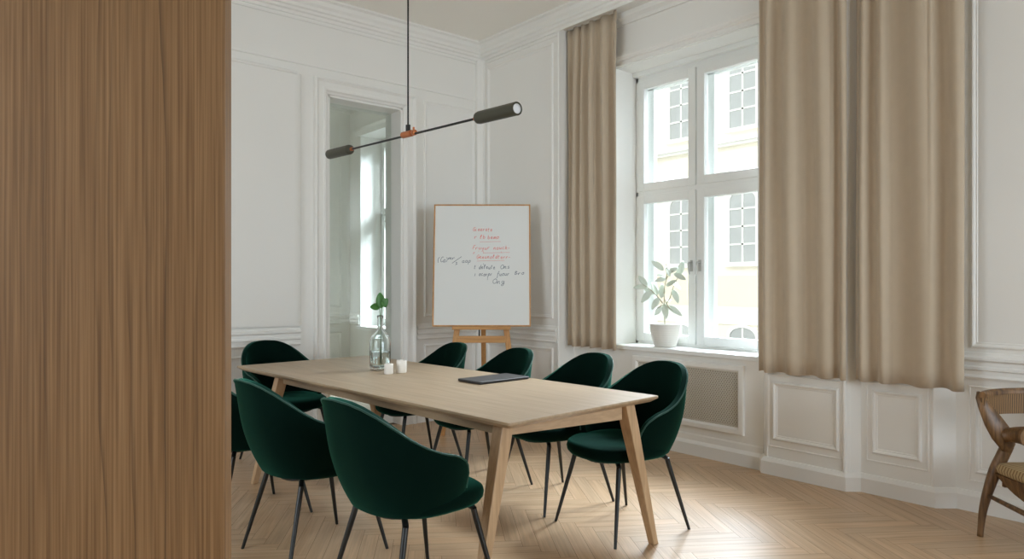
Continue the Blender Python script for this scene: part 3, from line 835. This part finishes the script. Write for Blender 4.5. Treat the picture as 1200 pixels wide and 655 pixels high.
G = {
 'a': [[(.68,.8),(.4,1),(.1,.65),(.12,.15),(.38,0),(.64,.35),(.7,.95),(.68,.2),(.85,0)]],
 'b': [[(.15,1.8),(.1,.1),(.15,.6),(.45,.95),(.72,.5),(.5,.02),(.12,.1)]],
 'c': [[(.65,.85),(.4,1),(.1,.6),(.15,.15),(.4,0),(.75,.2)]],
 'd': [[(.65,.8),(.35,.95),(.1,.55),(.2,.05),(.45,.1),(.66,.7),(.78,1.9),(.68,.2),(.85,0)]],
 'e': [[(.1,.45),(.6,.6),(.5,.95),(.2,.9),(.1,.35),(.35,0),(.8,.2)]],
 'f': [[(.85,1.7),(.6,1.85),(.42,1.2),(.25,-.7),(.0,-.9)],[(.1,.85),(.75,.95)]],
 'g': [[(.65,.8),(.35,1),(.1,.6),(.3,.1),(.62,.5),(.68,.9),(.55,-.7),(.2,-.8),(.15,-.4),(.85,.1)]],
 'h': [[(.25,1.8),(.1,0),(.25,.7),(.55,1),(.6,.2),(.85,0)]],
 'i': [[(.2,.95),(.15,.15),(.4,.0)],[(.25,1.35),(.28,1.42)]],
 'l': [[(.15,.3),(.5,1.6),(.3,1.75),(.15,.3),(.45,0)]],
 'm': [[(.05,.9),(.05,0),(.2,.8),(.4,.95),(.42,.05),(.58,.8),(.78,.95),(.8,.1),(.98,0)]],
 'n': [[(.1,.95),(.1,0),(.25,.75),(.55,.98),(.6,.15),(.8,.0)]],
 'o': [[(.4,1),(.1,.6),(.2,.05),(.55,.05),(.7,.55),(.45,1),(.8,.9)]],
 'p': [[(.2,.95),(.05,-.9),(.15,.6),(.5,1),(.7,.5),(.4,.02),(.15,.15)]],
 'r': [[(.1,.95),(.12,0),(.2,.7),(.45,1),(.65,.85)]],
 's': [[(.6,.9),(.3,.95),(.2,.65),(.55,.35),(.45,.02),(.1,.1)]],
 't': [[(.3,1.6),(.2,.15),(.5,.0)],[(.0,1.05),(.6,1.1)]],
 'u': [[(.1,.95),(.1,.2),(.35,0),(.6,.4),(.65,.95),(.65,.1),(.85,0)]],
 'v': [[(.1,.95),(.35,0),(.65,.95)]],
 'y': [[(.1,.95),(.2,.3),(.5,.35),(.66,.95),(.5,-.6),(.2,-.85)]],
 'z': [[(.1,.9),(.6,.95),(.1,.05),(.7,.0)]],
 'C': [[(.95,1.6),(.6,1.8),(.15,1.1),(.2,.2),(.6,0),(1,.3)]],
 'O': [[(.55,1.75),(.1,1.1),(.2,.1),(.7,.05),(1,.9),(.75,1.7),(.45,1.6)]],
 'G': [[(.9,1.55),(.5,1.8),(.05,1.0),(.25,.05),(.75,.2),(.9,.8),(.5,.8),(1.0,.6)]],
 'F': [[(.35,1.8),(.15,0)],[(.3,1.75),(.95,1.9)],[(.2,.9),(.7,1.0)]],
 'B': [[(.2,1.8),(.1,0)],[(.15,1.75),(.7,1.5),(.2,.95),(.85,.5),(.1,0)]],
 '-': [[(.05,.4),(.6,.5)]], '/': [[(0,-.6),(.9,1.9)]], '(': [[(.5,1.9),(.1,1.0),(.3,-.1)]], ')': [[(.1,1.7),(.45,.9),(.1,.0)]],
 '1': [[(.3,1.2),(.2,0)]], '3': [[(.1,1.3),(.5,1.4),(.3,.8),(.6,.4),(.1,.0)]], "'": [[(.2,1.9),(.15,1.5)]],
}
def ribbon(b, pts, wd):
    pts = [Vector(p) for p in pts]
    row0, row1 = [], []
    for i, p in enumerate(pts):
        t = pts[min(i+1,len(pts)-1)]-pts[max(i-1,0)]
        t = t.normalized() if t.length > 1e-9 else Vector((1,0,0))
        n = Vector((-t.z, 0, t.x))*wd/2
        row0.append(tm @ (p+n)); row1.append(tm @ (p-n))
    b.grid([row0, row1])
def px2b(x, y):      # a spot on the board, from where it stands in the photograph
    return ((x-564.7)/113.0*2*bw, (382-y)/143.0*bh)
WD = .0038
rw = random.Random(5)
def write(b, text, x, y, size, width, slant=.25):
    bx, bz = px2b(x, y)
    adv = width/113*2*bw/max(1, len(text)); u = size/143*bh
    for ch in text:
        if ch in G:
            jy = rw.uniform(-.12,.12)
            for st in G[ch]:
                P = [Vector((bx+(px_*.95*adv)+slant*u*pz*.6, -.0067, bz+u*(pz+jy))) for px_, pz in st]
                ribbon(b, cr(P, 5) if len(P) > 2 else P, WD)
        bx += adv*(1.0 if ch in G else 1.0)
def rule(b, x0, y0, x1, y1, wd=.0025):
    a = px2b(x0,y0); c = px2b(x1,y1)
    P = [Vector((a[0]+(c[0]-a[0])*k/6, -.0067, a[1]+(c[1]-a[1])*k/6+rw.uniform(-.0012,.0012))) for k in range(7)]
    ribbon(b, P, wd)
def line(name, mat, items):
    for it in items:
        b = MB(); wordy = isinstance(it[0], str)
        (write if wordy else rule)(b, *it)
        obj(name if wordy else name.split('_')[0]+'_stroke', b, mat, wb)
line('red_handwriting', M_red, [('Ginerate', 554, 271.0, 2.6, 23)])
line('red_handwriting', M_red, [('r', 555.5, 280.0, 2.5, 4), ('lb', 562, 280.0, 2.5, 7), ('bemo', 571, 280.0, 2.5, 14)])
line('red_underline', M_red, [(562, 283.8, 587, 283.2)])
line('red_handwriting', M_red, [('Fruyur', 553.5, 292.5, 2.5, 21), ('nauch-', 578, 292.5, 2.5, 20)])
line('red_underline', M_red, [(566, 296.8, 597, 296.2), (566.5, 294.6, 566.5, 297.2), (587, 294.6, 587.5, 297.0)])
line('red_handwriting', M_red, [("r '", 554.5, 298.0, 2.0, 8)])
line('red_handwriting', M_red, [('Genunoldterr-', 558.5, 303.2, 2.4, 40)])
line('red_underline', M_red, [(559, 306.2, 591, 305.4)])
line('dark_handwriting', M_ink, [('t deleute', 555.5, 315.4, 2.6, 25), ('Ons', 586, 315.2, 2.7, 12), (566.5, 308.8, 566.8, 311)])
line('dark_handwriting', M_ink, [('1 ocorpr', 556, 323.6, 2.5, 21), ('fuour', 582, 323.4, 2.7, 15), ('Bro', 602.5, 322.2, 2.4, 12), (571.5, 325, 571.2, 328.5)])
line('dark_handwriting', M_ink, [('Ong', 577, 332.5, 3.0, 15)])
line('dark_handwriting', M_ink, [('(Ca)', 513.0, 307.5, 3.3, 13), ('mr', 525.5, 304.6, 2.2, 9), (530, 309, 541, 301, .004), ('3', 533.5, 310.5, 2.2, 4), ('aap', 541.5, 308.2, 2.5, 11)])

# ------------------------------------------------------------------ things on the table
def on_table(px, py, z=tz):
    d = F_PX*(EYE-z)/(py-HORIZON); return cp((px-600)/F_PX*d, d, z)
p = on_table(445.5, 433)
bt = thing('glass_bottle', 'clear glass bottle vase with some water standing on the table', 'bottle', p)
bs = lambda L: [(r*1.30 if r > .0200 else r*1.05, z*1.27) for r, z in L]
b = MB().lathe(bs([(.0001,.004),(.040,.002),(.048,.004),(.0515,.012),(.052,.03),(.052,.135),(.050,.150),(.043,.170),(.030,.188),(.020,.203),(.0165,.220),(.016,.262),(.019,.264),(.019,.274),(.0165,.278),
   (.0135,.276),(.013,.220),(.0165,.202),(.027,.185),(.040,.167),(.0465,.150),(.0485,.135),(.0485,.03),(.046,.016),(.030,.020),(.0001,.022)]), 48)
obj('glass', b, M_glass, bt, smooth=True)
obj('water', MB().lathe(bs([(.0001,.0225),(.030,.0205),(.0455,.0175),(.048,.03),(.048,.092),(.0001,.092)]), 48), M_water, bt, smooth=40)
ct = thing('plant_cutting', 'cut stems with round green leaves standing in the glass bottle', 'plant', (p.x, p.y, p.z))
def leaf_mesh(b, base_, dirv, nrm, ln, wd, n=8, cup=.15):
    base_, dirv, nrm = Vector(base_), Vector(dirv).normalized(), Vector(nrm).normalized()
    side = dirv.cross(nrm).normalized(); nrm = side.cross(dirv)
    rows = []
    for i in range(n+1):
        t = i/n; hw = wd/2*math.sin(PI*min(1,t*.96+.02))**.65*(1.05-.25*t)
        c = base_+dirv*ln*t + nrm*(-cup*ln*t*t)
        rows.append([c+side*hw*k+nrm*abs(k)**1.5*hw*.25 for k in (-1,-.5,0,.5,1)])
    b.grid(rows)
RR, UU = RGT, Vector((0,0,1))
stems = [[(0.0,0,.034),(.004,0,.19),(.002,0,.33),(-.004,0,.405)], [(.006,.004,.034),(.004,.004,.2),(.006,.002,.33),(.016,0,.42)]]
b = MB()
for s_ in stems: b.tube(cr([RR*q[0]+FWD*q[1]+UU*q[2] for q in s_], 6), .0024, 8)
obj('stem', b, M_leafg, ct, smooth=True)
b = MB()
leaf_mesh(b, RR*-.002+UU*.402, RR*-.85+UU*.16-FWD*.3, -FWD+UU*.8, .062, .062)
leaf_mesh(b, RR*.006+UU*.400, RR*-.05+UU*1-FWD*.15, -FWD+RR*.2, .100, .066)
leaf_mesh(b, RR*.016+UU*.415, RR*.45+UU*.6-FWD*.3, -FWD+RR*-.3, .060, .060)
leaf_mesh(b, RR*.016+UU*.455, RR*.45-UU*.85-FWD*.2, -FWD+RR*.5, .055, .050)
obj('foliage', b, M_leafg, ct, smooth=True, solid=.0008)
def cup(px, py, r, h, label):
    t = thing('cup', label, 'cup', on_table(px, py), 0, 'small white cups by the bottle')
    b = MB().lathe([(.0001,0),(r*.92,0),(r,.004),(r,h-.003),(r-.002,h),(r-.005,h-.002),(r-.006,.008),(.0001,.007)], 36)
    obj('body', b, M_cup, t, smooth=40)
    return t
cup(470.5, 436.5, .0315, .078, 'larger white cup standing to the right of the smaller cup')
cup(455.5, 438, .027, .062, 'smaller white cup directly in front of the glass bottle')
# closed laptop
pa, pb, pc, pd = [on_table(*q) for q in ((538.8,446.6),(559.8,451.0),(618.5,444.6),(595.5,439.4))]
cen = (pa+pb+pc+pd)/4; u = ((pc-pb)+(pd-pa))/2; v = ((pd-pc)+(pa-pb))/2
lw, ld = u.length/2, v.length/2
lt = thing('laptop', 'closed dark grey laptop lying on the table', 'laptop', cen, math.atan2(u.y, u.x))
def lrect(x, y, z, r=.012):
    return rect(x, y, z, r)
obj('base', MB().loft([lrect(lw-.004,ld-.004,.0), lrect(lw,ld,.003), lrect(lw,ld,.008)], True, True), M_lap2, lt)
obj('lid', MB().loft([lrect(lw,ld,.0088), lrect(lw,ld,.013), lrect(lw-.002,ld-.002,.015)], True, True), M_lap, lt)

# ------------------------------------------------------------------ plant on the window sill
pp = Vector((4.615, 3.565, WZ0+.0065))
pt = thing('potted_plant', 'glare-paled leafy plant in a white ribbed pot on the window sill', 'plant', pp)
b = MB(); prof = [(.0001,0),(.082,0),(.088,.004)]
for k in range(26):
    tt = k/25; r = .088+.034*math.sin(tt*PI*.5)**.9; prof.append((r+.0012*math.sin(k*2.4), .006+.172*tt))
prof += [(.124,.182),(.118,.186),(.112,.182),(.108,.150),(.0001,.148)]
obj('pot', b.lathe(prof, 48), M_pot, pt, smooth=True)
obj('soil', MB().lathe([(.110,.150),(.08,.156),(.0001,.160)], 32), M_soil, pt, smooth=True)
def pq(x, y, d=0): # offsets from the pot foot: right, up (photo pixels), toward the room
    k = 5.85/822; return RR*((x-785)*k)+UU*((405-y)*k)-FWD*d
b = MB()
branches = [[(785,382,0),(784,366,0),(784,352,.0),(784,338,.01),(787,326,.02),(794,318,.03)],
            [(784,358,0),(777,350,.03),(770,343,.05),(764,338,.05),(758,334,.06)],
            [(785,358,0),(791,350,-.02),(794,340,-.02),(798,330,-.02),(804,322,-.02)],
            [(784,356,0),(779,358,.05),(775,361,.06)], [(785,352,0),(788,360,.04),(792,364,.05)], [(786,328,.01),(787,318,.01),(786,311,.0)]]
for br in branches:
    P = cr([pq(*q) for q in br], 5); n = len(P)
    b.tube(P, [.006-.0038*i/(n-1) for i in range(n)], 8)
obj('stem', b, M_stemp, pt, smooth=True)
b = MB()
LV = [((783,318,.0),(771,308),.0),((786,322,.02),(798,315),.02),((785,328,.02),(773,330),.05),((786,326,.0),(776,323),.02),((794,322,.02),(806,328),.05),((796,324,-.02),(806,318),-.03),
      ((800,326,-.02),(807,308),-.04),((764,337,.05),(749,337),.05),((763,336,.05),(755,325),.02),((768,341,.05),(757,353),.08),((772,345,.04),(762,339),.0),((777,349,.03),(769,361),.06),
      ((780,350,.02),(783,334),-.03),((784,356,.0),(784,371),.07),((779,359,.04),(772,368),.08),((786,358,.02),(801,368),.07),((788,354,-.02),(792,352),-.05),((794,340,-.02),(799,354),.03),
      ((786,336,.0),(795,330),.05),((790,330,0),(801,339),.06),((786,314,0),(789,324),.05),((775,347,.03),(772,332),-.04)]
for (x0,y0,d0),(x1,y1),d1 in LV:
    A = pq(x0,y0,d0); B = pq(x1,y1,d1); ln = max((B-A).length, .06)
    leaf_mesh(b, A, B-A, (-FWD*.8+UU*.6+RR*random.uniform(-.5,.5)), ln*1.08, min(.058, ln*.52), 8, .10)
obj('foliage', b, M_leafp, pt, smooth=True, solid=.001)

# ------------------------------------------------------------------ wooden armchair at the right
AC = cp(2.66, 3.34)
ac = thing('armchair', 'sculpted wooden armchair with striped seat by the right wall', 'armchair', (AC.x, AC.y, 0), -YAW)
# local x: right, y: away; left rear leg near (-.25,.26)
def mirror(pts): return [(-p[0], p[1], p[2]) for p in pts]
rear = [(-.256,.262,.0),(-.238,.262,.15),(-.195,.250,.32),(-.160,.235,.42),(-.142,.225,.475)]
for m in (0, 1):
    P = cr([Vector(q) for q in (mirror(rear) if m else rear)], 6); n = len(P)
    obj('leg', MB().tube(P, [(.013+.014*smoothstep(i/(n-1)*1.6), .015+.016*smoothstep(i/(n-1)*1.6)) for i in range(n)], 14), M_arm, ac, smooth=True)
front = [(-.245,-.24,.0),(-.225,-.225,.2),(-.205,-.21,.345)]
for m in (0, 1):
    P = cr([Vector(q) for q in (mirror(front) if m else front)], 6); n = len(P)
    obj('leg', MB().tube(P, [.014+.009*i/(n-1) for i in range(n)], 14), M_arm, ac, smooth=True)
# crest rail: curved band
def arcp(t):           # t -1..1 round the back
    a = t*R(68)
    return Vector((.265*math.sin(a)/math.sin(R(68)), .30+.05*(math.cos(a)-1)*2.2, 0))
rings = []
prof = [(-.016,.105),(-.006,.118),(.010,.116),(.018,.104),(.018,.088),(-.016,.088)]
for k in range(25):
    t = -1+2*k/24; q = arcp(t); nx = Vector((math.sin(t*R(55)), math.cos(t*R(55)), 0)); rise = .012*(1-t*t)
    rings.append([q+nx*o+Vector((0,0,.628+z+rise)) for o, z in prof])
obj('crest_rail', MB().loft(rings, True, True), M_arm, ac, smooth=40)
rings = []
for k in range(25):
    t = -.97+1.94*k/24; q = arcp(t); nx = Vector((math.sin(t*R(55)), math.cos(t*R(55)), 0)); rise = .012*(1-t*t)
    rings.append([q+nx*o+Vector((0,0,z+rise*(z > .65))) for o, z in ((-.008,.625),(-.010,.72),(.008,.72),(.006,.625))])
obj('back_panel', MB().loft(rings, True, True), M_reed, ac, smooth=40)
# paddle arms that sweep from the crest down to the legs and curl into a scroll
for m in (1, -1):
    rings = []
    for (x, y, z, wx, wz) in ((-.262,.268,.742,.006,.012),(-.258,.258,.715,.022,.020),(-.240,.240,.660,.036,.020),(-.208,.225,.590,.050,.022),(-.172,.215,.525,.056,.024),(-.150,.215,.475,.040,.024),(-.146,.222,.440,.022,.022)):
        c = Vector((x, y, z)); ring = []
        for k in range(14):
            a = 2*PI*k/14
            q = c+Vector((wx*math.cos(a), -wz*math.sin(a)*.8, 0))
            ring.append(Vector((m*q.x, q.y, q.z+.25*wx*math.cos(a))))
        rings.append(ring)
    arm = obj('arm', MB().loft(rings, True, True), M_arm, ac, smooth=True)
    b = MB()
    P = [Vector((m*x,y,z)) for x,y,z in ((-.170,.210,.525),(-.150,.190,.535),(-.132,.160,.541),(-.120,.128,.543),(-.116,.108,.543))]
    b.tube(cr(P, 5), [(.030+.022*smoothstep(i/20), .034+.016*smoothstep(i/20)) for i in range(21)], 20)
    obj('scroll', b, M_arm, arm, smooth=50)
# seat
def sr(x0, x1, y0, y1, z, r):
    pts = []
    for cx, cy, a0 in ((x1-r,y1-r,0),(x0+r,y1-r,90),(x0+r,y0+r,180),(x1-r,y0+r,270)):
        for k in range(6):
            a = R(a0+k*18); pts.append(Vector((cx+r*math.cos(a), cy+r*math.sin(a), z)))
    return pts
b = MB().loft([sr(-.20,.20,-.25,.22,.335,.05), sr(-.215,.215,-.265,.235,.345,.06), sr(-.22,.22,-.27,.24,.365,.06), sr(-.21,.21,-.26,.23,.388,.06), sr(-.15,.15,-.2,.17,.400,.05)], True, True)
obj('seat', b, M_stripe, ac, smooth=45)
for m in (-1, 1):
    rings = []
    for k in range(9):
        y = -.23+.46*k/8; d = .10*math.sin(PI*min(1,(k+1.5)/10))**.8
        rings.append([Vector((m*.195-.011, y, .334)), Vector((m*.195+.011, y, .334)), Vector((m*.175+.011, y, .334-d)), Vector((m*.175-.011, y, .334-d))])
    obj('apron', MB().loft(rings, True, True), M_arm, ac, smooth=45)
    obj('stretcher', MB().tube([(m*.226,.255,.215),(m*.226,0,.205),(m*.228,-.225,.20)], [.010,.013,.010], 12), M_arm, ac, smooth=True)
obj('apron', MB().box(-.19, .19, -.235, -.213, .265, .335), M_arm, ac, bevel=.004)
obj('apron', MB().box(-.17, .17, .205, .227, .265, .335), M_arm, ac, bevel=.004)
